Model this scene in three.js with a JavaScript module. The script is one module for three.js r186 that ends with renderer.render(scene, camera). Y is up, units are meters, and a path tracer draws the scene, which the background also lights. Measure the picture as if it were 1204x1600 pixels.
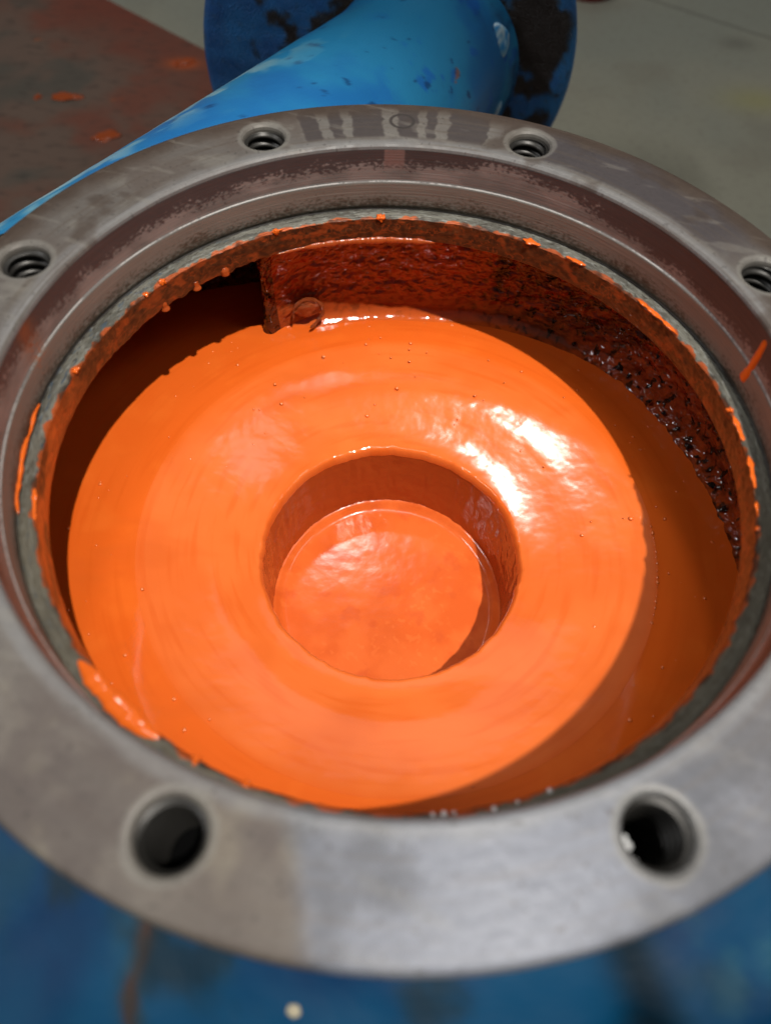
import * as THREE from 'three';
import { mergeGeometries, mergeVertices } from 'three/addons/utils/BufferGeometryUtils.js';

// ---------------------------------------------------------------- units: everything is authored in "bolt circle radii" (0.15 m),
// with y = 0 on the machined ring face; W() turns that into metres above the floor.
const S = 0.15, Y0 = 1.64;
const W = (x, y, z) => new THREE.Vector3(x * S, (y + Y0) * S, z * S);

// ---------------------------------------------------------------- camera
const scene = new THREE.Scene();
const camera = new THREE.PerspectiveCamera(69.42, 770 / 1024, 0.01, 60);
camera.position.copy(W(-0.09003, 1.2427, 1.10397));
camera.rotation.set(-1.015681, -0.058968, 0.060326, 'YXZ');
camera.focus = 0.36;
camera.userData.fStop = 5.6;
scene.add(camera);

// ---------------------------------------------------------------- light: unseen key over the right shoulder, added soft fill, unseen panels for glare and glints
scene.background = new THREE.Color(0.075, 0.075, 0.075);
const renderer = new THREE.WebGLRenderer({ antialias: true });
renderer.setSize(770, 1024);
renderer.toneMapping = THREE.LinearToneMapping;
renderer.toneMappingExposure = 1;
renderer.shadowMap.enabled = true;
const key = new THREE.SpotLight(new THREE.Color(1, 0.965, 0.91), 19.5, 0, 0.138, 1, 2);
key.name = 'unseen_key_lamp';  // out of view, placed to cast the rim shadow on the floor
key.position.copy(W(2.8, 13, 3.4));
key.target.position.copy(W(0.02, -0.3, -0.25));
key.castShadow = true; key.shadow.radius = 1.1;
scene.add(key, key.target);
const soft = new THREE.SpotLight(new THREE.Color(1, 0.97, 0.93), 2.6, 0, 0.175, 1, 2);   // added soft fill from above, fading towards the frame edges
soft.name = 'added_soft_fill'; soft.position.copy(W(-0.3, 11, 0.6)); soft.target.position.copy(W(0.05, -0.3, -0.3));
soft.castShadow = true; soft.shadow.radius = 16;
scene.add(soft, soft.target);
function panel(name, dir, dist, w, h, radiance, tint) {
  const l = new THREE.RectAreaLight(new THREE.Color(...tint), radiance, w, h);
  const c = W(0, -0.7, 0), d = new THREE.Vector3(...dir).normalize();
  l.name = name; l.position.copy(c).addScaledVector(d, dist); l.lookAt(c);
  scene.add(l);
}
panel('unseen_glare_lamp', [-0.055, 0.916, -0.392], 2.3, 0.24, 0.10, 70, [1, 0.98, 0.94]);  // out of view, placed for the white glare right of the hub
panel('unseen_dim_glare_lamp', [0.125, 0.905, -0.408], 2.6, 0.16, 0.12, 3.6, [1, 0.97, 0.95]);  // out of view, placed for the faint glare left of the hub
panel('unseen_far_panel', [0.04, 0.775, -0.63], 3.2, 1.0, 0.5, 0.8, [1, 0.98, 1.0]);  // out of view, gives the broad pale reflections in the paint

panel('unseen_right_panel', [0.62, 0.77, 0.08], 2.2, 0.8, 0.35, 4.5, [1, 0.97, 0.93]);  // out of view, placed to light the left cavity and cast edge
panel('unseen_side_lamp', [-0.62, 0.76, 0.12], 2.2, 0.5, 0.06, 110, [0.97, 0.98, 1]);  // out of view, placed for glints and light on the right wall

// ---------------------------------------------------------------- noise
let seed = 20417;
const rnd = () => { seed = (seed * 1664525 + 1013904223) >>> 0; return seed / 4294967296; };
const PERM = new Uint8Array(512);
{ const p = [...Array(256).keys()]; for (let i = 255; i > 0; i--) { const j = Math.floor(rnd() * (i + 1)); [p[i], p[j]] = [p[j], p[i]]; } for (let i = 0; i < 512; i++) PERM[i] = p[i & 255]; }
const fade = (t) => t * t * t * (t * (t * 6 - 15) + 10);
const grad = (h, x, y, z) => { h &= 15; const u = h < 8 ? x : y, v = h < 4 ? y : h === 12 || h === 14 ? x : z; return ((h & 1) ? -u : u) + ((h & 2) ? -v : v); };
function noise(x, y = 0, z = 0) {
  const xi = Math.floor(x), yi = Math.floor(y), zi = Math.floor(z), X = xi & 255, Y = yi & 255, Z = zi & 255;
  x -= xi; y -= yi; z -= zi;
  const u = fade(x), v = fade(y), w = fade(z), P = PERM, A = P[X] + Y, AA = P[A & 255] + Z, AB = P[(A + 1) & 255] + Z, B = P[X + 1] + Y, BA = P[B & 255] + Z, BB = P[(B + 1) & 255] + Z;
  const L = (t, a, b) => a + t * (b - a);
  return L(w, L(v, L(u, grad(P[AA & 511], x, y, z), grad(P[BA & 511], x - 1, y, z)), L(u, grad(P[AB & 511], x, y - 1, z), grad(P[BB & 511], x - 1, y - 1, z))),
    L(v, L(u, grad(P[(AA + 1) & 511], x, y, z - 1), grad(P[(BA + 1) & 511], x - 1, y, z - 1)), L(u, grad(P[(AB + 1) & 511], x, y - 1, z - 1), grad(P[(BB + 1) & 511], x - 1, y - 1, z - 1))));
}
function fbm(x, y, z = 0, oct = 4) { let s = 0, a = 0.5, f = 1; for (let i = 0; i < oct; i++) { s += a * noise(x * f, y * f, z * f); a *= 0.5; f *= 2.03; } return s; }
const ss = (a, b, x) => { const t = Math.min(1, Math.max(0, (x - a) / (b - a))); return t * t * (3 - 2 * t); };
const mix = (a, b, t) => [a[0] + (b[0] - a[0]) * t, a[1] + (b[1] - a[1]) * t, a[2] + (b[2] - a[2]) * t];
const lerp = (a, b, t) => a + (b - a) * t;
const clamp = (x, a = 0, b = 1) => Math.min(b, Math.max(a, x));
function cell(x, y) { // distances to the nearest and second nearest of scattered points: F2 - F1 is small on cell edges
  const xi = Math.floor(x), yi = Math.floor(y); let a = 9, b = 9;
  for (let j = -1; j < 2; j++) for (let i = -1; i < 2; i++) {
    const h = PERM[(PERM[(xi + i) & 255] + yi + j) & 255], k = PERM[(h + 57) & 255];
    const d = Math.hypot(xi + i + h / 255 - x, yi + j + k / 255 - y);
    if (d < a) { b = a; a = d; } else if (d < b) b = d;
  }
  return [a, b - a];
}
const TAU = Math.PI * 2, RAD = Math.PI / 180;
const interp = (tab, x) => { if (x <= tab[0][0]) return tab[0][1]; for (let i = 1; i < tab.length; i++) if (x <= tab[i][0]) { const t = (x - tab[i - 1][0]) / (tab[i][0] - tab[i - 1][0]); return lerp(tab[i - 1][1], tab[i][1], t * t * (3 - 2 * t) * 0.5 + t * 0.5); } return tab[tab.length - 1][1]; };

// ---------------------------------------------------------------- textures
const s2l = (c) => c <= 0.04045 ? c / 12.92 : ((c + 0.055) / 1.055) ** 2.4;
const hex = (r, g, b) => [r / 255, g / 255, b / 255];                 // sRGB 0..1
function tex(w, h, fn, srgb = true, repeat = true) {
  const d = new Uint8Array(w * h * 4);
  for (let j = 0; j < h; j++) for (let i = 0; i < w; i++) {
    const c = fn((i + 0.5) / w, (j + 0.5) / h), k = (j * w + i) * 4;
    if (typeof c === 'number') d[k] = d[k + 1] = d[k + 2] = clamp(c) * 255;
    else { d[k] = clamp(c[0]) * 255; d[k + 1] = clamp(c[1]) * 255; d[k + 2] = clamp(c[2]) * 255; }
    d[k + 3] = 255;
  }
  const t = new THREE.DataTexture(d, w, h);
  t.magFilter = THREE.LinearFilter; t.minFilter = THREE.LinearFilter;
  t.wrapS = t.wrapT = repeat ? THREE.RepeatWrapping : THREE.ClampToEdgeWrapping;
  if (srgb) t.colorSpace = THREE.SRGBColorSpace;
  t.needsUpdate = true;
  return t;
}
const mat = (o) => new THREE.MeshStandardMaterial({ side: THREE.DoubleSide, ...o });
const phys = (o) => new THREE.MeshPhysicalMaterial({ side: THREE.DoubleSide, ...o });

// ---------------------------------------------------------------- geometry helpers
// a grid of nu x nv cells; fn(u, v) -> [x, y, z] in authored units; closed joins the u seam; color(p, u, v) -> sRGB triple
function grid(nu, nv, fn, { closed = false, flip = false, color = null, uv = null } = {}) {
  const pos = [], uvs = [], idx = [], col = [];
  for (let j = 0; j <= nv; j++) for (let i = 0; i <= nu; i++) {
    const u = i / nu, v = j / nv, p = fn(closed && i === nu ? 0 : u, v);
    pos.push(p[0] * S, (p[1] + Y0) * S, p[2] * S);
    const t = uv ? uv(p, u, v) : [u, v]; uvs.push(t[0], t[1]);
    if (color) { const c = color(p, u, v); col.push(s2l(clamp(c[0])), s2l(clamp(c[1])), s2l(clamp(c[2]))); }
  }
  const n = nu + 1;
  for (let j = 0; j < nv; j++) for (let i = 0; i < nu; i++) {
    const a = j * n + i, b = a + 1, c = a + n, d = c + 1;
    if (flip) idx.push(a, c, b, b, c, d); else idx.push(a, b, c, b, d, c);
  }
  const g = new THREE.BufferGeometry();
  g.setAttribute('position', new THREE.Float32BufferAttribute(pos, 3));
  g.setAttribute('uv', new THREE.Float32BufferAttribute(uvs, 2));
  if (color) g.setAttribute('color', new THREE.Float32BufferAttribute(col, 3));
  g.setIndex(idx); g.computeVertexNormals();
  if (closed) {
    const N = g.attributes.normal;
    for (let j = 0; j <= nv; j++) {
      const a = j * n, b = a + nu, v = new THREE.Vector3(N.getX(a) + N.getX(b), N.getY(a) + N.getY(b), N.getZ(a) + N.getZ(b)).normalize();
      N.setXYZ(a, v.x, v.y, v.z); N.setXYZ(b, v.x, v.y, v.z);
    }
  }
  return g;
}
// a ring swept by a profile of [r, y] points; hard edges come from repeating a point
const pol = (r, y, a) => [r * Math.sin(a), y, -r * Math.cos(a)];        // a = 0 at the far side, growing to the right
function profileAt(pts) { // arc-length parametrisation
  const L = [0]; for (let i = 1; i < pts.length; i++) L.push(L[i - 1] + Math.hypot(pts[i][0] - pts[i - 1][0], pts[i][1] - pts[i - 1][1]));
  const T = L[L.length - 1];
  return (v) => { const s = v * T; let i = 1; while (i < pts.length - 1 && L[i] < s) i++; const t = (s - L[i - 1]) / (L[i] - L[i - 1] || 1); return [lerp(pts[i - 1][0], pts[i][0], t), lerp(pts[i - 1][1], pts[i][1], t)]; };
}
function tube(points, radii, seg = 40, sides = 14, squash = null, rough = 0.6) {    // tapered tube with closed rounded ends
  const c = new THREE.CatmullRomCurve3(points.map((p) => new THREE.Vector3(...p)));
  const fr = c.computeFrenetFrames(seg, false);
  return grid(sides, seg, (u, v) => {
    const i = Math.round(v * seg), p = c.getPoint(v), r = interp(radii, v) * (1 + rough * noise(p.x * 38, p.y * 38, p.z * 38) + 0.5 * rough * noise(p.x * 90, p.y * 90, p.z * 90)) * Math.sqrt(clamp(Math.min(v, 1 - v) * seg / 3, 0.0001, 1));
    const a = u * TAU, N = fr.normals[i], B = fr.binormals[i], q = N.clone().multiplyScalar(Math.cos(a) * r).addScaledVector(B, Math.sin(a) * r);
    if (squash) q.addScaledVector(squash[0], -q.dot(squash[0]) * (1 - squash[1]));
    return [p.x + q.x, p.y + q.y, p.z + q.z];
  }, { closed: true, flip: true });
}
function blobGeo(rx, ry, rz, k, amp = 0.25, det = 20) {
  return grid(det, Math.round(det * 0.6), (u, v) => {
    const a = u * TAU, b = (v - 0.5) * Math.PI, x = Math.cos(b) * Math.cos(a), y = Math.sin(b), z = Math.cos(b) * Math.sin(a);
    const f = 1 + amp * fbm(x * 1.4 + k * 7.3, y * 1.4 + k, z * 1.4, 3) * 1.6;
    return [x * rx * f, y * ry * f - Y0, z * rz * f];
  }, { closed: true, flip: true });
}
const things = {};
function thing(name, label, category, p, extra = {}) {
  const o = new THREE.Group(); o.name = name; o.position.copy(p);
  o.userData = { label, category, ...extra }; scene.add(o); return o;
}
function part(name, geo, m, parent, extra = {}, local = false) {
  if (!local) { const w = new THREE.Vector3(); parent.updateWorldMatrix(true, false); w.setFromMatrixPosition(parent.matrixWorld); geo.translate(-w.x, -w.y, -w.z); }
  const o = new THREE.Mesh(geo, m); o.name = name; o.castShadow = o.receiveShadow = true;
  Object.assign(o.userData, extra); parent.add(o); return o;
}
function placed(name, geo, m, parent, [x, y, z], rot = [0, 0, 0], scale = 1, extra = {}) { // geometry centred on its own origin, placed at an authored point
  const o = new THREE.Mesh(geo, m); o.name = name; o.castShadow = o.receiveShadow = true; Object.assign(o.userData, extra);
  const w = new THREE.Vector3(); parent.updateWorldMatrix(true, false); w.setFromMatrixPosition(parent.matrixWorld);
  o.position.copy(W(x, y, z).sub(w)); o.rotation.set(...rot); o.scale.setScalar(scale); parent.add(o); return o;
}

// ================================================================ SETTING: floor
const floorMap = tex(768, 768, (u, v) => {
  const x = u * 14 - 7, z = v * 14 - 11;                                // authored units
  let c = hex(164, 161, 142);
  c = mix(c, hex(150, 152, 138), ss(-0.2, 0.3, fbm(x * 0.5, z * 0.5, 3)));
  c = mix(c, hex(140, 135, 119), 0.4 * ss(0.05, 0.4, fbm(x * 1.3, z * 1.3, 9, 5)));
  const d = fbm(x * 22, z * 22, 5, 3); c = mix(c, hex(128, 122, 108), 0.25 * ss(0, 0.4, d));
  c = mix(c, hex(170, 164, 90), 0.4 * Math.exp(-(((x - 2.72) / 0.25) ** 2 + ((z + 4.2) / 0.16) ** 2)));
  const l = Math.abs((z + 5.56) - (x - 2.395) * 0.686 + 0.02 * noise(x * 6)); c = mix(c, hex(60, 55, 48), 0.3 * ss(0.03, 0.008, l) * ss(1.9, 2.2, x));
  c = mix(c, hex(70, 64, 56), 0.25 * Math.exp(-(((x - 2.78) / 0.14) ** 2 + ((z + 5.0) / 0.1) ** 2)));
  return c;
});
const floorBump = tex(512, 512, (u, v) => 0.5 + 0.5 * fbm(u * 60, v * 60, 2, 4));
floorBump.colorSpace = THREE.NoColorSpace;
const floorM = mat({ map: floorMap, bumpMap: floorBump, bumpScale: 0.0006, roughness: 0.62 });
{
  const g = grid(2, 2, (u, v) => [u * 120 - 60, -1.64, v * 120 - 60], { flip: true, uv: (p) => [(p[0] + 7) / 14, (p[2] + 11) / 14] });
  const f = new THREE.Mesh(g, floorM); f.name = 'floor'; f.receiveShadow = true; f.userData = { kind: 'structure', label: 'grey green painted concrete floor behind the pump' }; scene.add(f);
}

// ================================================================ steel plate under the pump, upper left
{
  const e0 = [-2.076, -5.242], dx = 0.765, dz = 0.644;  // its straight far edge
  const nx = -dz, nz = dx;                                               // towards the viewer and left
  const at = (s, t, y) => [e0[0] + dx * s + nx * t, y, e0[1] + dz * s + nz * t];
  const map = tex(768, 768, (u, v) => {
    const s = u * 8 - 2.5, t = v * 7, p = at(s, t, 0), x = p[0], z = p[2];
    let c = hex(118, 96, 82);
    const a = fbm(x * 0.9, z * 0.9, 1, 5), b = fbm(x * 2.6 + 9, z * 2.6, 4, 5);
    c = mix(c, hex(132, 74, 56), ss(-0.02, 0.28, a + 0.35 * b) * 0.85);
    c = mix(c, hex(92, 88, 78), ss(0.02, 0.3, -a * 0.7 + b * 0.6) * 0.8);
    c = mix(c, hex(126, 62, 44), 0.7 * ss(0.75, 0.0, t + 0.4 * b));
    const g = fbm(x * 9, z * 22, 6, 3); c = mix(c, hex(60, 50, 44), 0.35 * ss(0.05, 0.4, g));
    c = mix(c, hex(205, 84, 30), 0.6 * ss(0.36, 0.5, fbm(x * 3.1 + 3, z * 3.1, 8, 4)));
    c = mix(c, hex(214, 92, 34), Math.exp(-(((x + 1.39) / 0.11) ** 2 + ((z + 4.36) / 0.07) ** 2)));
    return c;
  });
  const m = mat({ map, bumpMap: floorBump, bumpScale: 0.0008, roughness: 0.6 });
  const o = thing('steel_plate', 'brown and rust red flat plate lying under the blue pump at the upper left', 'plate', W(-1.6, -1.61, -2.2));
  const top = -1.58, bot = -1.638, geos = [];
  geos.push(grid(1, 1, (u, v) => at(u * 8 - 2.5, v * 7, top), { flip: true, uv: (p, u, v) => [u, v] }));
  geos.push(grid(1, 1, (u, v) => at(u * 8 - 2.5, 0, lerp(top, bot, v)), { uv: (p, u, v) => [u, v * 0.01] }));
  geos.push(grid(1, 1, (u, v) => at(u * 8 - 2.5, 7, lerp(top, bot, v)), { uv: (p, u, v) => [u, v * 0.01] }));
  geos.push(grid(1, 1, (u, v) => at(-2.5, u * 7, lerp(top, bot, v)), { uv: (p, u, v) => [v * 0.01, u] }));
  geos.push(grid(1, 1, (u, v) => at(5.5, u * 7, lerp(top, bot, v)), { uv: (p, u, v) => [v * 0.01, u] }));
  part('plate_sheet', mergeGeometries(geos), m, o);
  const dab = mat({ color: 0xb4501c, roughness: 0.3 });
  [[-2.1, -3.895, 0.1, 0.05], [-1.763, -3.46, 0.085, 0.05], [-1.376, -4.38, 0.07, 0.04], [-2.29, -3.88, 0.03, 0.02]].forEach(([x, z, a, b], i) =>
    placed('paint_dab', blobGeo(a, 0.012, b, i + 3, 0.7), dab, o, [x, -1.578, z], [0, 0.3 * i, 0], 1, i === 0 ? { label: 'glossy orange paint dab on the brown plate' } : {}));
}
{ // the dark red thing half out of frame beside the outlet flange
  const o = thing('red_cap', 'dark red round cap at the top edge right of the blue outlet flange', 'cap', W(1.72, -1.64, -5.8));
  const m = mat({ color: 0x6a1c14, roughness: 0.5 });
  const pr = profileAt([[0.001, -1.24], [0.16, -1.24], [0.2, -1.26], [0.22, -1.3], [0.22, -1.64]]);
  part('cap_shell', grid(40, 20, (u, v) => { const [r, y] = pr(v); const p = pol(r, y, u * TAU); return [p[0] + 1.72, p[1], p[2] - 5.8]; }, { closed: true, flip: true }), m, o);
}

// ================================================================ PUMP CASING
const pump = thing('pump_casing', 'open blue cast iron pump casing with a machined steel ring and bright orange painted inside', 'pump casing', W(0, -1.58, 0));

// ---- blue paint, coloured per vertex from 3D noise
const castBump = tex(512, 512, (u, v) => 0.5 + 0.55 * fbm(u * 40, v * 40, 7, 4), false);
const blueM = mat({ vertexColors: true, bumpMap: castBump, bumpScale: 0.0001, roughness: 0.34, metalness: 0 });
const blueRough = mat({ vertexColors: true, bumpMap: castBump, bumpScale: 0.0022, roughness: 0.42, metalness: 0 });
const BLUE = hex(0, 68, 104), BLUE2 = hex(0, 44, 82), PALE = hex(150, 170, 170), RUST = hex(38, 28, 24);  // same paint as the pipe, darkened to put edge shade into the colour

// ---- volute plan: wall radius against azimuth
const VR = [[-25, 0.965], [6, 0.974], [29, 1.035], [50, 1.078], [70, 1.068], [88, 1.072], [120, 1.12], [180, 1.22], [240, 1.31], [297, 1.36]];
const voluteR = (deg) => interp(VR, deg);
const YF = -0.70, YC = -0.286;                                         // volute floor and ceiling

// ---- body shell
const OUT = [[-63, 1.48], [-45, 1.53], [-38, 1.55], [-25, 1.5], [-10, 1.36], [0, 1.2], [6, 1.13], [50, 1.2], [88, 1.22], [120, 1.36], [148, 1.54], [157, 1.5], [162, 1.33], [170, 1.4], [190, 1.42], [198, 1.44], [202, 1.6], [207, 1.68], [213, 1.58], [240, 1.6], [275, 1.52], [297, 1.48]];
{
  const shell = grid(420, 110, (u, v) => {
    let deg = u * 360 - 63; const ro = deg > 296.9 ? 1.48 : interp(OUT, deg);
    const pr = profileAt([[1.062, -0.17], [1.066, -0.21], [lerp(1.06, ro, 0.6), -0.27], [lerp(1.05, ro, 0.93), -0.38], [ro, -0.5], [ro, -0.62], [ro - 0.06, -0.76], [ro - 0.16, -0.86], [0.86, -0.95], [0.7, -1.28], [0.7, -1.58]]);
    let [r, y] = pr(v);
    const a = deg * RAD, p = pol(r, y, a), n = 0.006 * fbm(p[0] * 9, p[1] * 9, p[2] * 9, 3);
    return pol(r + n, y + n, a);
  }, {
    closed: true, flip: true, uv: (p, u, v) => [u * 9, v * 3], color: (p) => {
      const [x, y, z] = p;
      let c = mix(BLUE, BLUE2, ss(-0.2, 0.3, fbm(x * 3, y * 3, z * 3)));
      c = mix(c, hex(26, 58, 78), 0.8 * ss(0.02, 0.3, fbm(x * 4 + 5, y * 2, z * 4, 5)));
      c = mix(c, hex(20, 40, 52), 0.8 * ss(0.12, 0.34, fbm(x * 5 + 1, y * 3, z * 5 + 8, 4)));
      const b = Math.exp(-(((x + 0.46 + 0.03 * fbm(z * 14, y * 14, 2, 3)) / (0.014 + 0.014 * noise(z * 9, y * 9))) ** 2)) * (z > 0.5 ? ss(-0.25, 0.1, fbm(z * 11, y * 11, 6, 3)) : 0); c = mix(c, hex(74, 40, 24), b * 0.9);
      const az = Math.atan2(x, -z) / RAD; c = mix(c, hex(8, 22, 30), 0.8 * Math.exp(-(((az - 160.5) / 2.2) ** 2)) * (z > 0 ? 1 : 0));  // shade of the upright groove painted dark into the blue
      c = mix(c, hex(92, 112, 112), 0.6 * ss(0.12, 0.3, fbm(x * 7 + 2, y * 3, z * 3, 4)) * ss(170, 140, az) * (x > 0 && z > 0 ? 1 : 0));
      c = mix(c, hex(70, 92, 104), 0.5 * ss(0.0, 0.25, fbm(x * 8 + 2, y * 3, z * 3, 4)) * Math.exp(-(((x + 0.44) / 0.1) ** 2)) * (z > 0 ? 1 : 0));
      return c;
    },
  });
  part('body_shell', shell, phys({ vertexColors: true, bumpMap: castBump, bumpScale: 0.0001, roughness: 0.5, specularIntensity: 0.35 }), pump);
}

placed('paint_chip', blobGeo(0.013, 0.006, 0.012, 5, 0.4, 14), mat({ color: 0xb9ad90, roughness: 0.5 }), pump, [-0.195, -0.243, 1.16]);
// ---- outlet pipe and its flange
{
  const F = [0.142, -0.626, -2.43], A = [-0.777, -0.512, -0.823], FC = [0.022, -0.654];
  const cx = (t) => [lerp(A[0], F[0], t), lerp(A[1], F[1], t), lerp(A[2], F[2], t)];
  const rad = (t) => lerp(0.423, 0.385, t) + 0.06 * ss(0.8, 1.05, t) ** 1.5;
  const D = new THREE.Vector3(F[0] - A[0], 0, F[2] - A[2]).normalize(), N = new THREE.Vector3(-D.z, 0, D.x);
  const blot = (x, y, z) => fbm(x * 2.2, y * 2.2, z * 2.2, 5);
  const pipe = grid(260, 240, (u, v) => {
    const a = u * TAU, t0 = Math.cos(a) > 0 ? -0.02 + 0.29 * Math.cos(a) : -0.02 + 0.6 * Math.cos(a), t = lerp(t0, 1.04, v), c = cx(t), e = ss(0.78, 1, t);
    const n = new THREE.Vector3().copy(N).lerp(new THREE.Vector3(1, 0, 0), e).normalize();
    let r = rad(t) + 0.004 * fbm(c[2] * 6, Math.cos(a) * 3, Math.sin(a) * 3, 3);
    return [c[0] + n.x * Math.cos(a) * r, c[1] + Math.sin(a) * r, c[2] + n.z * Math.cos(a) * r];
  }, {
    closed: true, flip: true, uv: (p, u, v) => [u * 5, v * 5], color: (p, u, v) => {
      const [x, y, z] = p, a = u * TAU;
      let c = mix(hex(32, 118, 162), hex(22, 98, 156), ss(-0.15, 0.25, fbm(x * 2.4, y * 2.4, z * 2.4, 4)));
      c = mix(c, hex(12, 78, 170), 0.55 * ss(0.16, 0.26, fbm(x * 7 + 3, y * 7, z * 7, 4)) * ss(0.0, 0.35, x + 0.15));
      c = mix(c, hex(10, 52, 96), ss(0.30, 0.36, fbm(x * 14, y * 14, z * 14 + 4, 3)) * 0.7);
      // flaked pale paint along the left shoulder
      const s = Math.cos(a) < 0 ? Math.abs(Math.sin(a) - 0.84 - 0.12 * fbm(z * 3, 2)) : 1;
      c = mix(c, hex(168, 182, 176), 0.6 * ss(0.2, 0.06, s) * ss(0.0, 0.1, fbm(x * 8 + 2, y * 10, z * 5, 4)) * ss(0.74, 0.55, v));
      c = mix(c, hex(150, 178, 186), 0.8 * ss(0.05, 0.015, s) * ss(-0.1, 0.1, fbm(z * 4, 8)) * ss(0.8, 0.6, v));
      const k = ss(0.86, 1.0, v);                                       // darker patches in the fillet before the flange
      c = mix(c, hex(14, 46, 84), k * ss(-0.05, 0.25, fbm(x * 5, y * 5, z * 5, 4)));
      c = mix(c, hex(128, 88, 84), 0.9 * ss(0.012, 0.004, Math.abs(x - 0.27 + 0.1 * (z + 1.9))) * (z > -2.05 && z < -1.75 && y > -0.4 ? 1 : 0));
      return c;
    },
  });
  const pm = part('outlet_pipe', pipe, blueM, pump);
  // outlet flange: a disc standing on edge, its back towards the camera
  const R = 0.88, z0 = -2.54, pr = profileAt([[0.2, 0], [0.82, 0], [0.855, -0.008], [0.875, -0.03], [0.88, -0.06], [0.88, -0.15], [0.86, -0.17], [0.2, -0.17]]);
  const fl = grid(300, 150, (u, v) => {
    const F = [FC[0], FC[1]], [r, d] = pr(v), a = u * TAU, n = (v < 0.6 ? 1 : 0) * 0.012 * fbm(r * 9 * Math.cos(a), r * 9 * Math.sin(a), 3, 4);
    return [F[0] + r * Math.cos(a), F[1] + r * Math.sin(a), z0 + d + n];
  }, {
    closed: true, flip: false, uv: (p) => [p[0] * 4, p[1] * 4], color: (p, u, v) => {
      const [x, y, z] = p, r = Math.hypot(x - FC[0], y - FC[1]);
      let c = mix(hex(34, 124, 192), hex(24, 96, 166), ss(-0.2, 0.3, fbm(x * 4, y * 4, 1)));
      const b = fbm(x * 3.2 + 4, y * 3.2, 2, 5) + 0.1 * fbm(x * 14, y * 14, 3, 3);
      c = mix(c, RUST, ss(0.0, 0.1, b + 0.05 + 0.14 * clamp(x, -0.5, 0.6) - 0.05) * ss(0.875, 0.8, r + 0.12 * fbm(x * 6, y * 6, 9, 3)));
      c = mix(c, hex(66, 96, 116), 0.6 * ss(0.18, 0.3, fbm(x * 22, y * 22, 5, 3)) * ss(0.1, -0.2, b));
      return c;
    },
  });
  const of = part('outlet_flange', fl, blueRough, pump);
  // two pale lumps for the shining right-hand edge of the fillet, sheen in the colour
  for (const [x, y] of [[0.47, -0.46], [0.48, -0.70]]) {
    const g = blobGeo(0.075, 0.1, 0.05, x * 9 + y, 0.2, 28);
    const P = g.attributes.position, C = new Float32Array(P.count * 3);
    for (let i = 0; i < P.count; i++) { const n = fbm(P.getX(i) * 300, P.getY(i) * 300, P.getZ(i) * 300, 3), c = mix(hex(36, 126, 186), hex(190, 205, 210), ss(-0.1, 0.2, n) * 0.9); C.set(c.map(s2l), i * 3); }
    g.setAttribute('color', new THREE.BufferAttribute(C, 3));
    placed('pale_fillet_lump', g, blueM, pump, [x, y, z0 + 0.13], [0, 0, 0.1]);
  }
}

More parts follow.
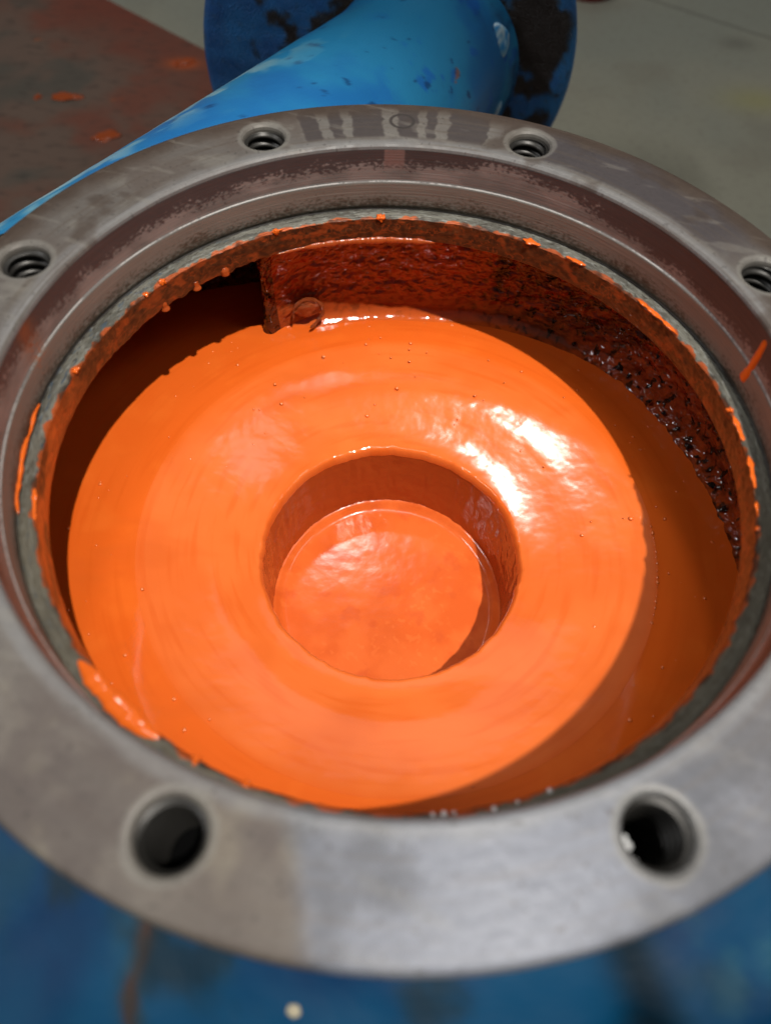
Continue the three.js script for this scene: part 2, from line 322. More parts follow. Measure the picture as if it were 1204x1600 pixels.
// ---- machined ring (flange face with eight tapped holes)
const flangeAt = (x, z) => { // shared stain pattern: [colour, roughness]
  const r = Math.hypot(x, z); if (r < 0.87 || r > 1.14) return [[0.5, 0.48, 0.45], 0.5];
  const a = Math.atan2(x, -z) / RAD, n = fbm(x * 3.2, z * 3.2, 1, 5), m = fbm(x * 9, z * 9, 4, 4);
  const lathe = fbm(r * 90, a * 0.05, 2, 3), fine = fbm(x * 60, z * 60, 6, 2);
  let c = hex(136, 128, 121), ro = 0.46;
  c = mix(c, hex(126, 113, 104), ss(-0.1, 0.25, n));
  c = mix(c, hex(166, 160, 150), 0.6 * ss(0.06, 0.3, m));
  // front: brown oxide to the left of a sharp tide line, clean bluish steel to its right
  const front = ss(0.55, 0.8, z), edge = -0.207 + (z - 0.903) * 0.19 + 0.006 * fbm(z * 14, 3, 1, 3);
  const right = ss(edge - 0.02, edge + 0.035, x + 0.012 * m), side = ss(0.42, 0.85, x + 0.15 * n);
  if (front > 0) {
    let f = mix(mix(hex(154, 144, 132), hex(122, 110, 103), ss(-0.15, 0.2, n + 0.4 * m)), hex(110, 98, 92), 0.5 * ss(0.05, 0.3, fbm(x * 5 + 2, z * 5, 7)));
    f = mix(f, hex(104, 90, 82), 0.55 * Math.exp(-(((x - edge + 0.11) / 0.1) ** 2)));
    f = mix(f, hex(176, 164, 140), 0.45 * ss(0.08, 0.3, fbm(x * 8, z * 8, 21, 4)));
    const g = mix(mix(hex(156, 160, 172), hex(120, 122, 130), ss(-0.1, 0.25, n + 0.3 * m)), hex(136, 130, 128), side);
    c = mix(c, mix(f, g, right), front);
    ro = lerp(ro, right > 0.5 ? 0.4 : 0.5, front);
  }
  // far side: dark purple-grey bands of old gasket between bright scraped strips
  const bands = [[-15.8, -13.2], [-11.2, -9.2], [-7.6, -2.4], [0.2, 3.3], [4.9, 6.6], [8.7, 15.2]];
  let dark = 0; const aw = a + 0.5 * fbm(r * 26, a * 0.2, 3, 3) * 2;
  for (const [p, q] of bands) dark = Math.max(dark, ss(p - 0.25, p + 0.25, aw) * ss(q + 0.25, q - 0.25, aw));
  if (Math.abs(a) < 20) {
    const strip = ss(0.93, 0.95, r) * ss(1.1, 1.07, r + 0.03 * m);
    c = mix(c, hex(158, 152, 144), 0.7 * strip * ss(-17, -15, a) * ss(18, 15, a) * (1 - dark));
    c = mix(c, hex(88, 78, 76), 0.92 * dark * strip);
  }
  // purplish film right of the far-right hole
  const film = ss(20, 27, a + 5 * n) * ss(66, 56, a) * ss(0.93, 0.95, r) * ss(1.115, 1.06, r + 0.12 * m);
  c = mix(c, hex(92, 84, 86), 0.9 * film);
  // brown rusty outer edge on the far half, bright rubbed inner edge
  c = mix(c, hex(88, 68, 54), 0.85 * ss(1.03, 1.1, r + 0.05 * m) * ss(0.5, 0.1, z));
  c = mix(c, hex(178, 178, 178), 0.6 * ss(0.945, 0.918, r + 0.02 * m));
  c = mix(c, hex(108, 94, 82), (0.5 - 0.3 * front) * ss(0, 0.35, lathe));
  c = mix(c, hex(178, 172, 160), (0.35 - 0.2 * front) * ss(0.12, 0.3, fbm(x * 4 + z * 6, z * 22 - x * 8, 11, 4)));
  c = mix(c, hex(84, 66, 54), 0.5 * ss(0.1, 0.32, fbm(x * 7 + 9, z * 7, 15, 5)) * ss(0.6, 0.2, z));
  // rings round the tapped holes
  const k = Math.round((a - 22.5) / 45) * 45 + 22.5, hx = Math.sin(k * RAD), hz = -Math.cos(k * RAD), hd = Math.hypot(x - hx, z - hz);
  c = mix(c, hex(172, 168, 158), 0.6 * ss(0.08, 0.072, hd + 0.012 * m));
  // light stamped ring mark at the far side
  const sd = Math.hypot((x - 0.015) / 1.0, (z + 1.02) / 1.0), e = Math.abs(sd - 0.034);
  c = mix(c, hex(70, 62, 58), 0.85 * ss(0.007, 0.002, e));
  c = mix(c, hex(60, 54, 50), 0.35 * ss(0.2, 0.36, fine));
  const s = (0.735 - 0.07 * ss(0.2, -0.6, z)) * clamp(1 + 0.10 * fine + 0.08 * lathe, 0.7, 1.2);  // far side dimmed here, light fall-off put into the colour
  return [[c[0] * s, c[1] * s, c[2] * s], clamp(ro + 0.08 + 0.12 * n + 0.1 * dark)];
};
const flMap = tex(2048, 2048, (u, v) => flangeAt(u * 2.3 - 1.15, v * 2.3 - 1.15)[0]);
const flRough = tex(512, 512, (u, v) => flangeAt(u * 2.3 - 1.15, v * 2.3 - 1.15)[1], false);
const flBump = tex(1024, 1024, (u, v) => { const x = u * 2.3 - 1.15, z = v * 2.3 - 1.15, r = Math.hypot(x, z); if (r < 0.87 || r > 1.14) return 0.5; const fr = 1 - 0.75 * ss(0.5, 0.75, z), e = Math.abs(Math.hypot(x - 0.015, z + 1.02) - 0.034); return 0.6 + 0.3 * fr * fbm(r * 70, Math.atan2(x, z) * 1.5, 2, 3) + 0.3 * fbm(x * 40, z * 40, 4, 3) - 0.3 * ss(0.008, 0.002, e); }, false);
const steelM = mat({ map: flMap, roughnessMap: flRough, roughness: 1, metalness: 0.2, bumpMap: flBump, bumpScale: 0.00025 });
let flange;
const holeAz = [...Array(8)].map((_, k) => (22.5 + 45 * k) * RAD);
{
  const b = 0.014, s = new THREE.Shape();
  s.absarc(0, 0, 1.1187, 0, TAU, false);
  const inner = new THREE.Path(); inner.absarc(0, 0, 0.9148 - b, 0, TAU, true); s.holes.push(inner);
  for (const a of holeAz) { const h = new THREE.Path(); h.absarc(Math.sin(a), Math.cos(a), 0.0575, 0, TAU, true); s.holes.push(h); }
  let g = new THREE.ExtrudeGeometry(s, { depth: 0.2, bevelEnabled: true, bevelSize: b, bevelThickness: b, bevelOffset: -b * 0.0, bevelSegments: 3, curveSegments: 220 });
  g.dispose();
  // outer contour keeps its size at the top edge: shrink the shape's outline by the bevel and let holes open by it
  const s2 = new THREE.Shape(); s2.absarc(0, 0, 1.1187 - 0.002, 0, TAU, false); s2.holes = s.holes.map((h) => h);
  g = new THREE.ExtrudeGeometry(s2, { depth: 0.2, bevelEnabled: true, bevelSize: b, bevelThickness: b, bevelOffset: -b, bevelSegments: 3, curveSegments: 220 });
  g.rotateX(-Math.PI / 2); g.translate(0, -0.2 - b, 0);
  const P = g.attributes.position, U = g.attributes.uv;
  for (let i = 0; i < P.count; i++) U.setXY(i, (P.getX(i) + 1.15) / 2.3, (P.getZ(i) + 1.15) / 2.3);
  g.scale(S, S, S); g.translate(0, Y0 * S, 0);
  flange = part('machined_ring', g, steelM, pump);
  // tapped holes: a real helical thread under each chamfer
  const thr = grid(64, 150, (u, v) => {
    const y = -0.012 - v * 0.243, t = ((y / 0.027 + u) % 1 + 1) % 1, tri = Math.abs(t * 2 - 1);
    const r = v < 0.035 ? 0.0585 : 0.0475 + 0.0095 * ss(0.1, 0.9, tri);
    const a = u * TAU; return [Math.cos(a) * r, y - Y0, Math.sin(a) * r];
  }, { closed: false });
  const end = new THREE.CircleGeometry(0.058 * S, 40); end.rotateX(-Math.PI / 2); end.translate(0, -0.25 * S, 0);
  const threadM = mat({ color: new THREE.Color(0.03, 0.028, 0.025), metalness: 0.5, roughness: 0.42 });  // thread steel darkened to hold the shade inside the hole
  const holeShadeM = phys({ color: new THREE.Color(0.004, 0.004, 0.004), roughness: 1, specularIntensity: 0 });  // black bottom disc, shade of the deep hole put into the colour
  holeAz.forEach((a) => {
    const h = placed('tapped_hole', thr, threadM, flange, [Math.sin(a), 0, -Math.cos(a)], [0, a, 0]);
    const e = new THREE.Mesh(end, holeShadeM); e.name = 'hole_bottom'; h.add(e);
  });
}

// ---- ring textures (u once round, seamless by sampling noise on a circle)
const ring = (u, k) => [Math.sin(u * TAU) * k, Math.cos(u * TAU) * k];
const boreMap = tex(2048, 256, (u, v) => {                                // v = 0 top, 1 bottom
  const [p, q] = ring(u, 6), deg = ((u * 360 + 180) % 360) - 180, y = v;
  const brushed = fbm(p * 0.5 + y * 0.4, q * 0.5, y * 60, 3), n = fbm(p, q, y * 3, 4), sp = fbm(p * 13, q * 13, y * 24, 4);
  let c = mix(hex(126, 124, 121), hex(104, 106, 104), ss(-0.2, 0.2, n));
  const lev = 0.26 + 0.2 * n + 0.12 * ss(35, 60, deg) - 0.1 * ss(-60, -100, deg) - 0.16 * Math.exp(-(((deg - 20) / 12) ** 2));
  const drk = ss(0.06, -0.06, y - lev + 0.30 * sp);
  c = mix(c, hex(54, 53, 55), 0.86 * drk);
  const strip = ss(-2.6, -2.2, deg) * ss(1.6, 1.2, deg); c = mix(c, hex(136, 112, 106), 0.7 * strip * ss(0.34, 0.2, y));
  c = mix(c, hex(112, 110, 102), 0.85 * ss(0.50, 0.53, y));
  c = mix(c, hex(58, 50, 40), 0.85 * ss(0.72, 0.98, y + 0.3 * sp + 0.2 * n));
  c = mix(c, hex(200, 198, 194), 0.85 * ss(0.015, 0.005, Math.abs(y - 0.5 + 0.006 * sp)) * ss(-0.3, 0.05, n + 0.5 * sp));  // bright line of the lit step painted into the map
  c = mix(c, hex(170, 82, 40), 0.5 * Math.exp(-(((deg + 79) / 2.2) ** 2)) * ss(0.7, 0.1, y + sp));
  const s = 1 + 0.22 * brushed; return [c[0] * s, c[1] * s, c[2] * s];
});
const boreBump = tex(1024, 256, (u, v) => { const [p, q] = ring(u, 3); return 0.5 + 0.35 * fbm(p * 0.5, q * 0.5, v * 50, 3) + 0.2 * fbm(p * 9, q * 9, v * 20, 3); }, false);
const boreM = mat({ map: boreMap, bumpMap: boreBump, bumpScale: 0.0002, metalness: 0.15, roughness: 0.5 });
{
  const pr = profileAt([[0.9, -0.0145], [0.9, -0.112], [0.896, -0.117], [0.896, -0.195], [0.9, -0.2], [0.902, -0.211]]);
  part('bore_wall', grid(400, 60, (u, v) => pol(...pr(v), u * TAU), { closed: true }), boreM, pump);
}
// ---- gasket seat: the grey ledge with a ragged inner edge
const lipMap = tex(2048, 128, (u, v) => {
  const [p, q] = ring(u, 8), n = fbm(p, q, v * 2, 4), m = fbm(p * 5, q * 5, v * 6, 4), br = fbm(p * 0.7, q * 0.7, v * 40, 2), deg = ((u * 360 + 180) % 360) - 180;
  let c = mix(hex(116, 114, 104), hex(88, 86, 78), ss(-0.2, 0.25, n));
  c = mix(c, hex(150, 152, 148), 0.6 * ss(0.08, 0.3, m));
  c = mix(c, hex(66, 84, 104), 0.7 * ss(0.16, 0.3, fbm(p * 3 + 4, q * 3, v * 5, 4)) * ss(-20, -50, deg));
  c = mix(c, hex(62, 56, 48), 0.8 * ss(0.14, 0.3, fbm(p * 6, q * 6, v * 9 + 3, 4)));
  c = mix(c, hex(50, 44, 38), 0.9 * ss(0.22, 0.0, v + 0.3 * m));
  c = mix(c, hex(96, 88, 72), 0.55 * ss(80, 110, Math.abs(deg)));
  c = mix(c, hex(176, 76, 26), 0.9 * ss(0.86, 0.94, v + 0.5 * fbm(p * 2.2, q * 2.2, 3, 5)));
  c = mix(c, hex(40, 32, 26), 0.6 * ss(0.8, 0.95, v + 0.4 * fbm(p * 3 + 7, q * 3, 6, 4)) * ss(-0.05, 0.15, fbm(p + 3, q, 2, 3)));
  const s = 1 + 0.2 * br; return [c[0] * s, c[1] * s, c[2] * s];
});
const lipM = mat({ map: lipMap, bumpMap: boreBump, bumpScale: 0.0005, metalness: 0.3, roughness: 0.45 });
const lipEdge = (a) => 0.8595 + 0.005 * fbm(Math.sin(a) * 14, Math.cos(a) * 14, 2, 4) + 0.003 * noise(Math.sin(a) * 40, Math.cos(a) * 40);
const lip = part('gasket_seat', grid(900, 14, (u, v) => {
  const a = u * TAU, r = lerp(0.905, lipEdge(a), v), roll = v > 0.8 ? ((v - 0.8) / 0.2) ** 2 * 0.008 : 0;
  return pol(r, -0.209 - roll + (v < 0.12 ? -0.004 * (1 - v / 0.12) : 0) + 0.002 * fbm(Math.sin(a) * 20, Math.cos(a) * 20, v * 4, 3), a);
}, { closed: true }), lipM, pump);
// ---- rough as-cast band below it, orange caught in its pits
const bandMap = tex(2048, 128, (u, v) => {
  const [p, q] = ring(u, 1), deg = ((u * 360 + 180) % 360) - 180;
  const x = u * 130 + 1.6 * fbm(p * 30, q * 30, v * 3, 4), y = v * 2.0 + 1.2 * fbm(p * 30 + 7, q * 30, v * 3, 3), [f1, e] = cell(x, y);
  const n = fbm(p * 8, q * 8, v * 2, 4), m = fbm(p * 40, q * 40, v * 5, 4);
  let c = mix(hex(48, 27, 16), hex(78, 42, 22), ss(-0.2, 0.25, m));
  c = mix(c, hex(150, 66, 26), 0.6 * ss(0.16, 0.02, e + 0.2 * m) * ss(-0.1, 0.2, n + 0.1));
  c = mix(c, hex(150, 62, 24), 0.6 * ss(0.05, 0.3, fbm(p * 14, q * 14, v * 3 + 3, 4)));
  c = mix(c, hex(212, 92, 32), 0.75 * ss(-60, -100, deg) * ss(-165, -130, deg) * ss(-0.2, 0.2, n + v * 0.3));
  c = mix(c, hex(196, 88, 34), 0.8 * ss(0.8, 1, v + 0.3 * m));
  return c;
});
const bandBump = tex(1024, 128, (u, v) => { const [p, q] = ring(u, 1), [f1, e] = cell(u * 150, v * 2.2); return clamp(0.45 + 0.08 * ss(0, 0.3, e) + 0.5 * fbm(p * 36, q * 36, v * 5, 4)); }, false);
const bandM = mat({ map: bandMap, bumpMap: bandBump, bumpScale: 0.0008, roughness: 0.3 });
const bandEdge = (a) => { const left = ss(-20 * RAD, -32 * RAD, a > Math.PI ? a - TAU : a) * ss(-75 * RAD, -62 * RAD, a > Math.PI ? a - TAU : a); return -0.286 - (0.0025 + 0.007 * left) * fbm(Math.sin(a) * 18, Math.cos(a) * 18, 5, 4) - 0.03 * left * Math.max(0, fbm(Math.sin(a) * 24, Math.cos(a) * 24, 9, 2)); };
part('cast_edge', grid(900, 30, (u, v) => {
  const a = u * TAU, yb = bandEdge(a), t = clamp(v / 0.75);
  let r = lerp(lipEdge(a) - 0.0005, 0.855, Math.min(1, t * 2)), y = lerp(-0.216, yb, t);
  if (v > 0.75) { const k = (v - 0.75) / 0.25; r = 0.855 + 0.12 * k * k; y = yb - 0.006 * Math.sin(k * 3.14) * 0 + 0.0 * k; }
  r += 0.0016 * fbm(Math.sin(a) * 26, Math.cos(a) * 26, v * 5, 4) * Math.min(1, t * 4);
  return pol(r, y, a);
}, { closed: true }), bandM, pump);

// ================================================================ orange inside
const ORANGE = new THREE.Color(0.72, 0.135, 0.016);
const ripple = tex(1024, 1024, (u, v) => { // seamless enough: large lazy sags and small pimples
  const x = u * 3, z = v * 3, q = fbm(x * 2.2, z * 2.2, 3, 3);
  return 0.5 + 0.42 * fbm(x * 4 + q, z * 4 - q, 1, 3) + 0.26 * fbm(x * 15, z * 15, 5, 3);
}, false);
const orangeMap = tex(1024, 1024, (u, v) => {
  const x = u * 3 - 1.5, z = v * 3 - 1.5, r = Math.hypot(x - 0.02, z + 0.04);
  let c = mix(hex(222, 107, 46), hex(214, 99, 39), ss(-0.2, 0.2, fbm(x * 3, z * 3, 1)));
  c = mix(c, hex(216, 93, 27), 0.85 * ss(0.755, 0.80, r));  // deeper orange outside the rim, its weaker reflections put into the colour
  c = mix(c, hex(228, 112, 40), 0.3 * ss(0.05, 0.4, fbm(x * 7, z * 7, 4, 5)) * ss(0.74, 0.8, r));
  c = mix(c, hex(200, 88, 30), 0.35 * ss(0.1, 0.35, fbm(x * 2 + 4, z * 5, 7, 4)));
  const an = Math.atan2(x, z); c = mix(c, hex(206, 84, 22), 0.35 * ss(0.0, 0.35, fbm(r * 40, an * 2.2, 3, 3)));
  c = mix(c, hex(120, 52, 20), 0.7 * ss(0.5, 0.53, fbm(x * 26, z * 26, 12, 2)));
  return c;
});
const planar = (p) => [(p[0] + 1.5) / 3, (p[2] + 1.5) / 3];
const orangeM = phys({ map: orangeMap, bumpMap: ripple, bumpScale: 0.00022, roughness: 0.1, ior: 1.52, clearcoat: 0.0 });
const RX = 0.02, RZ = -0.04, RR = 0.785, YE = -0.703, HUBR = 0.400, YH = -0.785;
const wob = (a) => 0.010 * fbm(Math.sin(a) * 3.2 + 8, Math.cos(a) * 3.2, 4, 4) + 0.006 * fbm(Math.sin(a) * 9, Math.cos(a) * 9, 6, 3);
const sag = (x, z) => 0.0008 * fbm(x * 3.2, z * 3.2, 6, 2) + 0.0006 * fbm(x * 9 + 3, z * 9, 2, 3) * ss(-0.15, 0.25, fbm(x * 2.5 + 5, z * 2.5, 4, 2));
{ // dished back plate: fillet into the hub recess, 13 degree dish, fine step at its rim
  part('back_plate', grid(520, 180, (u, v) => {
    const a = u * TAU, ro = RR, hr = HUBR + wob(a);
    // rounded lip of the recess, then the dish
    let r, y;
    const k = 0.1;
    if (v < k) { const t = v / k, th = t * Math.PI / 2; r = hr - 0.002 + 0.014 * (1 - Math.cos(th)); y = YH - 0.03 + 0.033 * Math.sin(th); }
    else { const t = (v - k) / (1 - k); r = lerp(hr + 0.012, ro, t); y = YH + 0.003 + (YE - YH - 0.003) * (r - 0.41) / (RR - 0.41); }
    const e = ss(0.42, 0.6, r), p = pol(r, y, a), w = ss(0.41, 0.47, r) * ss(0.785, 0.74, r);
    return [p[0] + RX * e, p[1] + w * sag(p[0], p[2]), p[2] + RZ * e];
  }, { closed: true, uv: planar }), orangeM, pump);
  // volute floor outside the step
  part('volute_floor', grid(520, 70, (u, v) => {
    const a = u * TAU, deg = u * 360 > 297 ? u * 360 - 360 : u * 360;
    const out = deg < -26 ? interp([[-63, 1.38], [-55, 1.25], [-45, 1.14], [-26, 1.0]], deg) : voluteR(deg) + 0.02, p0 = pol(RR - 0.004, YE, a), p1 = pol(out, YF, a), t = v;
    const x = lerp(p0[0] + RX, p1[0], t), z = lerp(p0[2] + RZ, p1[2], t);
    let y = lerp(YE - 0.001, YF, ss(0, 0.5, t)); y += 0.4 * sag(x * 1.3, z * 1.3) * ss(0.02, 0.2, t);
    return [x, y, z];
  }, { closed: true, uv: planar }), orangeM, pump);
  // hub recess: wall, cove and floor
  const hubMap = tex(512, 512, (u, v) => {
    const x = u * 0.9 - 0.45, z = v * 0.9 - 0.45;
    let c = mix(hex(212, 98, 42), hex(202, 88, 34), ss(-0.2, 0.2, fbm(x * 6, z * 6, 1, 4)));
    c = mix(c, hex(224, 118, 60), 0.3 * ss(0.08, 0.3, fbm(x * 34, z * 34, 4, 3)) * ss(-0.1, 0.2, fbm(x * 4, z * 4, 8)));
    c = mix(c, hex(190, 78, 34), 0.5 * ss(0.12, 0.32, fbm(x * 9 + 4, z * 9, 3, 4)));
    return c;
  });
  const hubM = phys({ map: hubMap, bumpMap: ripple, bumpScale: 0.00006, roughness: 0.15, ior: 1.4 });
  const wallM = phys({ color: new THREE.Color(0.36, 0.06, 0.011), bumpMap: ripple, bumpScale: 0.0022, roughness: 0.12, ior: 1.5 });  // recess wall orange darkened, its shade put into the colour
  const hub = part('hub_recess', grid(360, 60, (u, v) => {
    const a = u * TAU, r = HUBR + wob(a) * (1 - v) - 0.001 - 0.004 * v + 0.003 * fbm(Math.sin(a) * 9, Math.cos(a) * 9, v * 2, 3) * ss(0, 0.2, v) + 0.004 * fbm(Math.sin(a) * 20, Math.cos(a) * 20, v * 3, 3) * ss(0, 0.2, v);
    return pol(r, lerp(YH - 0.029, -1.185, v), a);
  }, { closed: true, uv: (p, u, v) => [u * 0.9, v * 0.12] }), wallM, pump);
  part('recess_floor', grid(260, 70, (u, v) => {
    const a = u * TAU, w = wob(a + 2) * 0.5, r = v * 0.398;
    const y = -1.146 + 0.078 * r * Math.cos(a) + 0.008 * r * Math.sin(a) + 0.022 * ss(0.88, 1.0, v) ** 2 + 0.0012 * fbm(Math.sin(a) * r * 9, Math.cos(a) * r * 9, 1, 3) * ss(1, 0.85, v);
    return pol(r + w * v, y, a);
  }, { closed: true, flip: true, uv: (p) => [(p[0] + 0.45) / 0.9, (p[2] + 0.45) / 0.9] }), hubM, hub);
}
// ---- volute wall, followed round in plan from the tongue to the outlet
const wallMap = tex(2048, 256, (u, v) => {                               // u: 8 units of wall, v: 0 top .. 1 floor
  const s = u * 8, x = s * 9, y = v * 4.2;
  const str = fbm(s * 9, v * 9, 3, 4), str2 = fbm(s * 26, v * 16, 4, 4), n = fbm(s * 2.5, v * 2, 7, 4), pit = fbm(s * 34 + 5, v * 11, 1, 3);
  let c = mix(hex(120, 46, 20), hex(72, 30, 16), ss(-0.2, 0.2, n + 0.5 * str2));
  c = mix(c, hex(168, 70, 26), 0.5 * ss(0.05, 0.3, str));
  const near = ss(0.98, 0.6, s);                                         // cleaner orange just after the tongue
  c = mix(c, hex(166, 70, 28), near * 0.75);
  c = mix(c, hex(16, 12, 10), 0.95 * ss(0.13, 0.2, pit + 0.08 * n) * ss(0.05, 0.2, v) * (1 - near * 0.85));
  c = mix(c, hex(60, 28, 16), 0.7 * ss(0.16, 0.3, str2) * (1 - 0.6 * near));
  c = mix(c, hex(22, 18, 16), 0.85 * Math.exp(-(((s - 0.79 + 0.02 * noise(v * 9)) / 0.016) ** 2)) * ss(0.12, 0.2, v) * ss(0.85, 0.7, v) * ss(-0.25, 0.1, fbm(v * 12, 4)));
  c = mix(c, hex(206, 92, 32), 0.85 * ss(0.82, 0.95, v) * lerp(0.35, 1, near));
  c = mix(c, hex(12, 9, 8), 0.95 * ss(0.22, 0.3, fbm(s * 22, 3, 6, 3)) * ss(0.7, 0.8, v) * ss(0.98, 0.9, v) * ss(1.3, 1.6, s));
  return c;
});
const wallBump = tex(2048, 256, (u, v) => { const s = u * 8, k = lerp(1, 0.12, ss(0.72, 0.82, v) * ss(1.25, 1.05, s)); return clamp(0.5 + k * (0.5 * fbm(s * 26, v * 16, 4, 4) + 0.5 * fbm(s * 9, v * 6, 3, 3))); }, false);
const wallM2 = phys({ map: wallMap, bumpMap: wallBump, bumpScale: 0.0042, roughness: 0.12, ior: 1.5 });
{
  const pts = [];
  const nose = [-0.418, -0.872], iv = [0.54, -0.84];
  for (let t = 0.45; t > 0.05; t -= 0.1) pts.push([nose[0] - 0.035 + iv[0] * t, nose[1] - 0.02 + iv[1] * t]);
  for (let k = 0; k <= 8; k++) { const a = (200 - k * 22) * RAD; pts.push([nose[0] - 0.012 + 0.028 * Math.cos(a), nose[1] - 0.004 - 0.028 * Math.sin(-a) * 1]); }
  const nNose = pts.length;
  for (let d = -23; d <= 297; d += 3) { const r = voluteR(d), a = d * RAD; pts.push([r * Math.sin(a), -r * Math.cos(a)]); }
  const last = pts[pts.length - 1].slice(), ov = [0.53, -0.848];
  for (let t = 0.1; t < 0.65; t += 0.1) pts.push([last[0] + ov[0] * t, last[1] + ov[1] * t]);
  const e1 = pts[pts.length - 1]; for (let k = 1; k <= 6; k++) pts.push([lerp(e1[0], pts[0][0], k / 6), lerp(e1[1], pts[0][1], k / 6)]);  // added end wall closes the passage so it stays dark
  const L = [0]; for (let i = 1; i < pts.length; i++) L.push(L[i - 1] + Math.hypot(pts[i][0] - pts[i - 1][0], pts[i][1] - pts[i - 1][1]));
  const T = L[L.length - 1], s0 = L[nNose];
  const at = (s) => { s = clamp(s, 0, T); let i = 1; while (i < L.length - 1 && L[i] < s) i++; const t = (s - L[i - 1]) / (L[i] - L[i - 1] || 1); return [lerp(pts[i - 1][0], pts[i][0], t), lerp(pts[i - 1][1], pts[i][1], t)]; };
  const g = grid(1300, 56, (u, v) => {
    const s = u * T, p = at(s), q0 = at(s - 0.012), q1 = at(s + 0.012), tx = q1[0] - q0[0], tz = q1[1] - q0[1], l = Math.hypot(tx, tz) || 1;
    const nx = -tz / l, nz = tx / l;                                     // towards the inside of the volute
    const rough = ss(s0 - 0.02, s0 + 0.15, s);
    // section: slightly hollow wall with a cove into the floor
    let inn = -0.015 * Math.sin(Math.min(1, v / 0.85) * Math.PI), y;
    const cove = rough * 0.06 + 0.004;
    const hTop = YC + 0.012, hb = YF + cove;
    if (v < 0.8) y = lerp(hTop, hb, v / 0.8);
    else { const th = (v - 0.8) / 0.2 * Math.PI / 2; y = YF - 0.004 + cove * (1 - Math.sin(th)) + 0.0; inn = cove * (1 - Math.cos(th)); }
    const b = rough * (0.012 * fbm(s * 11, y * 14, 2, 3) + 0.010 * fbm(s * 34, y * 34, 5, 3)) * lerp(1, 0.25, ss(0.74, 0.82, v) * ss(1.3, 1.0, s - s0)) + rough * ss(0.7, 0.82, v) * 0.012 * fbm(s * 16, 7, y * 9, 3) * ss(0.5, 1.3, s - s0);
    return [p[0] + nx * (inn + b), y, p[1] + nz * (inn + b)];
  }, { uv: (p, u, v) => [(u * T - s0 + 0.02) / 8, v] });
  part('volute_wall', g, wallM2, pump);
  // passage floor and the ceiling over volute and passage
  const q = (k, y) => grid(20, 2, (u, v) => { const a = [last[0] + ov[0] * u * 0.62, last[1] + ov[1] * u * 0.62], b = [-0.46 + 0.25 * u, -0.86 - 0.42 * u]; return [lerp(a[0], b[0], v), y, lerp(a[1], b[1], v)]; }, { uv: planar });
  part('passage_floor', q(0, YF - 0.012), orangeM, pump);
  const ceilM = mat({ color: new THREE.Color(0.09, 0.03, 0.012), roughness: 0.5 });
  part('volute_ceiling', mergeGeometries([q(1, YC + 0.012), grid(240, 3, (u, v) => {
    const a = u * TAU, deg = u * 360 > 297 ? u * 360 - 360 : u * 360, out = deg < -26 ? lerp(1.36, 1.1, ss(-63, -26, deg)) : voluteR(deg) + 0.03;
    return pol(lerp(0.87, out, v), YC + 0.004 + 0.004 * v, a);
  }, { closed: true })]), ceilM, pump);
  // swirl of casting flash in the corner by the tongue
  const lumpM = phys({ color: new THREE.Color(0.36, 0.075, 0.02), roughness: 0.16, ior: 1.5, bumpMap: wallBump, bumpScale: 0.0008 });
  part('casting_flash', tube([[-0.345, -0.66, -0.872], [-0.335, -0.605, -0.885], [-0.295, -0.575, -0.893], [-0.25, -0.59, -0.895], [-0.238, -0.625, -0.887], [-0.262, -0.66, -0.872], [-0.285, -0.675, -0.855]], [[0, 0.005], [0.4, 0.008], [1, 0.004]], 50, 14), lumpM, pump);
  placed('casting_lump', blobGeo(0.05, 0.042, 0.014, 4, 0.5, 30), lumpM, pump, [-0.29, -0.625, -0.897], [0.3, 0.3, 0]);
}

// ---- wet paint lying about: streak, puddle, thread, beads, drips
const wetM = phys({ color: new THREE.Color(0.70, 0.12, 0.012), roughness: 0.1, ior: 1.52 });
const up = new THREE.Vector3(0, 1, 0);
part('paint_streak', tube([[0.93, 0.004, -0.235], [0.908, 0.001, -0.215], [0.888, -0.03, -0.19], [0.885, -0.085, -0.182], [0.884, -0.135, -0.18], [0.882, -0.17, -0.184]], [[0, 0.006], [0.25, 0.012], [0.6, 0.015], [0.85, 0.019], [1, 0.017]], 50, 16, [new THREE.Vector3(1, 0, 0), 0.5], 0.15), wetM, flange, { label: 'orange paint streak run down the ring at the right' });
part('paint_puddle', tube([[-0.662, -0.208, 0.566], [-0.633, -0.207, 0.596], [-0.599, -0.206, 0.631], [-0.555, -0.207, 0.669], [-0.516, -0.208, 0.7], [-0.475, -0.211, 0.724]], [[0, 0.008], [0.25, 0.017], [0.5, 0.021], [0.8, 0.017], [1, 0.008]], 60, 18, [up, 0.45], 0.35), wetM, lip, { label: 'orange paint puddle lying along the grey ledge' });
part('paint_thread', tube([...Array(9)].map((_, i) => { const a = (-84 - i * 2.6) * RAD; return pol(0.893 + 0.001 * Math.sin(i * 3), -0.196 + 0.004 * Math.sin(i * 2.1), a); }), [[0, 0.003], [0.5, 0.0055], [1, 0.004]], 60, 10), wetM, lip);
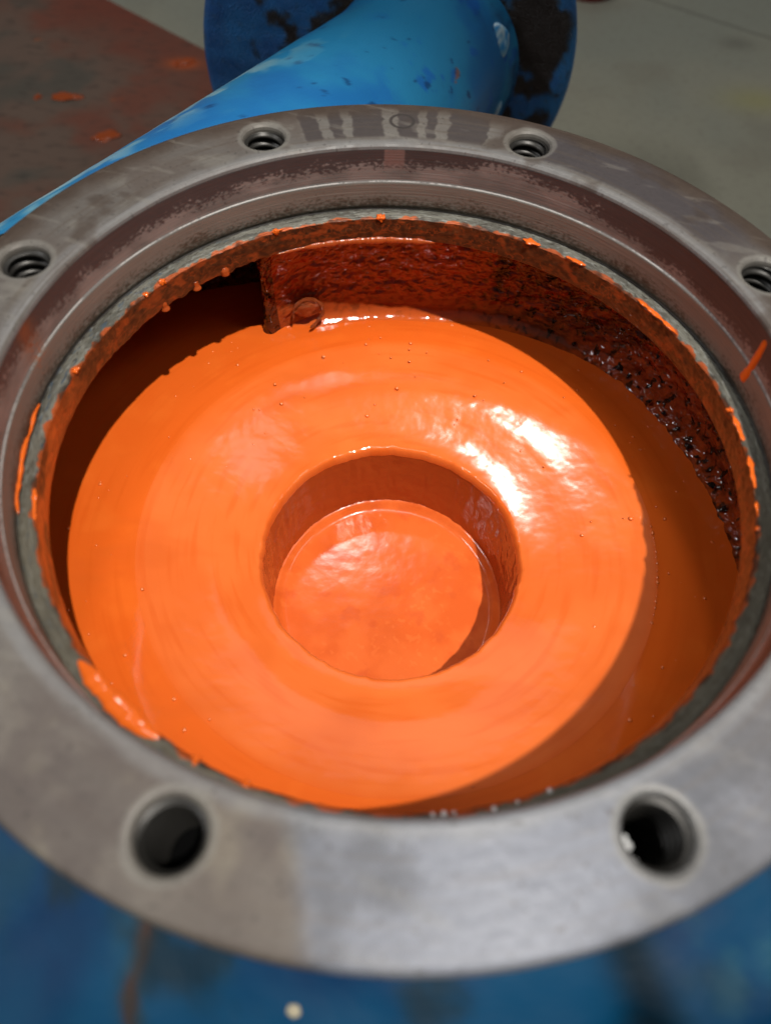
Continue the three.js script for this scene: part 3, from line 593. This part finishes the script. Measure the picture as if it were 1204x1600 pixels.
{
  const beads = [[-0.355, -0.772, 1], [-0.043, -0.855, 1.3], [0.856, -0.115, 0.8], [-0.658, -0.551, 1.0], [-0.695, -0.498, 0.8], [-0.812, -0.211, 0.9], [0.86, 0.25, 0.7], [-0.3, 0.8, 0.7], [-0.4, 0.76, 0.8]];
  const gs = [0, 1, 2].map((k) => blobGeo(0.010, 0.007, 0.009, k + 11, 1.1, 16));
  beads.forEach(([x, z, s], i) => { const r = Math.hypot(x, z), f = 0.861 / r; placed('paint_bead', gs[i % 3], wetM, lip, [x * f, -0.211, z * f], [0, i * 1.3, 0], s); });
  const dash = (a0, a1, w) => part('paint_dash', tube([...Array(6)].map((_, i) => { const a = lerp(a0, a1, i / 5); return pol(0.8615 + 0.002 * noise(i * 2.3, a0 * 9), -0.209, a); }), [[0, w * 0.3], [0.3, w * 0.85], [0.7, w * 0.6], [1, w * 0.4]], 30, 12, [up, 0.35], 0.9), wetM, lip);
  dash(26.5 * RAD, 30.5 * RAD, 0.012); dash(36 * RAD, 40.5 * RAD, 0.010); dash(53 * RAD, 64 * RAD, 0.009); dash(83.5 * RAD, 89 * RAD, 0.013); dash(92 * RAD, 98.5 * RAD, 0.012); dash(101 * RAD, 104 * RAD, 0.007); dash(-100 * RAD, -106 * RAD, 0.008); dash(-26 * RAD, -23 * RAD, 0.007);
  const dripM = phys({ color: new THREE.Color(0.34, 0.06, 0.012), roughness: 0.14, ior: 1.5 });
  part('added_glint_tube', tube([...Array(14)].map((_, i) => { const a = lerp(-25, 9, i / 13) * RAD; return pol(0.8575, bandEdge(a < 0 ? a + TAU : a) - 0.003, a); }), [[0, 0.004], [0.3, 0.010], [0.6, 0.012], [0.9, 0.009], [1, 0.003]], 160, 12, null, 0.5), dripM, pump);  // glossy tube added under the rim edge to catch glints
  const drip = (a, l, w) => part('paint_drip', tube([pol(0.866, -0.27, a), pol(0.86, -0.285, a), pol(0.857, -0.29 - l, a)], [[0, w * 0.7], [0.5, w * 0.8], [0.9, w * 1.1], [1, w]], 24, 12), dripM, pump);
  drip(-51.2 * RAD, 0.012, 0.013); drip(-43.3 * RAD, 0.010, 0.014); drip(-36.6 * RAD, 0.009, 0.012);
}
// ---- black scale flakes along the foot of the wall, pimples in the wet paint
{
  const flakeM = phys({ color: new THREE.Color(0.012, 0.01, 0.008), roughness: 0.2 });
  const gs = [0, 1, 2].map((k) => blobGeo(0.010, 0.005, 0.009, k + 31, 1.1, 14));
  [[0.805, -0.69, 1.3], [0.832, -0.65, 0.8], [0.878, -0.535, 0.9], [0.92, -0.485, 0.8], [0.972, -0.346, 1.2], [0.992, -0.305, 0.8], [1.012, -0.196, 1.1], [1.03, -0.105, 1.0], [0.66, -0.80, 0.8], [0.855, -0.60, 0.7], [0.955, -0.42, 0.7], [1.015, -0.25, 0.7]].forEach(([x, z, s], i) => placed('scale_flake', gs[i % 3], flakeM, pump, [x, -0.672, z], [i, i * 2, 0], s));
  const pim = new THREE.SphereGeometry(0.0052 * S, 12, 8), list = [];
  for (let i = 0; i < 170; i++) {
    const a = rnd() * TAU, r = lerp(0.44, 0.99, Math.sqrt(rnd())), p = pol(r, 0, a), x = p[0], z = p[2], s = 0.4 + 1.1 * rnd() ** 2;
    const rr = Math.hypot(x - RX, z - RZ), y = rr < RR - 0.02 ? YH + 0.005 + (YE - YH - 0.005) * clamp((r - 0.428) / (RR - 0.428)) + sag(x, z) : YF - 0.001;
    if (Math.abs(rr - RR) < 0.03 && a > 1 && a < 2.6) continue;
    const g = pim.clone(); g.scale(s, s * 0.7, s); g.translate(x * S, (y + Y0) * S, z * S); list.push(g);
  }
  for (let i = 0; i < 16; i++) { const a = (88 + i * 1.6 + rnd()) * RAD, p = pol(RR - 0.002, YE, a), g = pim.clone(); const s = 0.4 + 0.7 * rnd(); g.scale(s, s, s * 1.5); g.translate((p[0] + RX) * S, (p[1] + Y0) * S, (p[2] + RZ) * S); list.push(g); }
  part('paint_pimples', mergeGeometries(list), phys({ color: new THREE.Color(0.75, 0.16, 0.03), roughness: 0.22, ior: 1.7 }), pump, { kind: 'stuff' });
  // drops in near right hole, glints on near lip, shine put into colour
  const glintM = phys({ color: new THREE.Color(0.75, 0.75, 0.74), roughness: 0.08, metalness: 0.2 });
  const ob = new THREE.SphereGeometry(0.0075 * S, 16, 10);
  const hx = Math.sin(157.5 * RAD), hz = -Math.cos(157.5 * RAD);
  [[-0.043, -0.05, 0.002], [-0.036, -0.055, 0.012], [-0.042, -0.06, 0.022], [-0.022, -0.12, 0.026], [-0.008, -0.12, 0.028]].forEach(([x, y, z]) => placed('glint_drop', ob, glintM, flange, [hx + x, y, hz + z]));
  [[0.268, 0.82, 0.7], [0.205, 0.84, 0.5], [0.16, 0.852, 0.75], [0.085, 0.859, 0.5], [0.066, 0.861, 0.8], [0.045, 0.862, 0.6]].forEach(([x, z, k]) => placed('glint_drop', ob, glintM, lip, [x, -0.209, z], [0, 0, 0], k));
}
renderer.render(scene, camera);
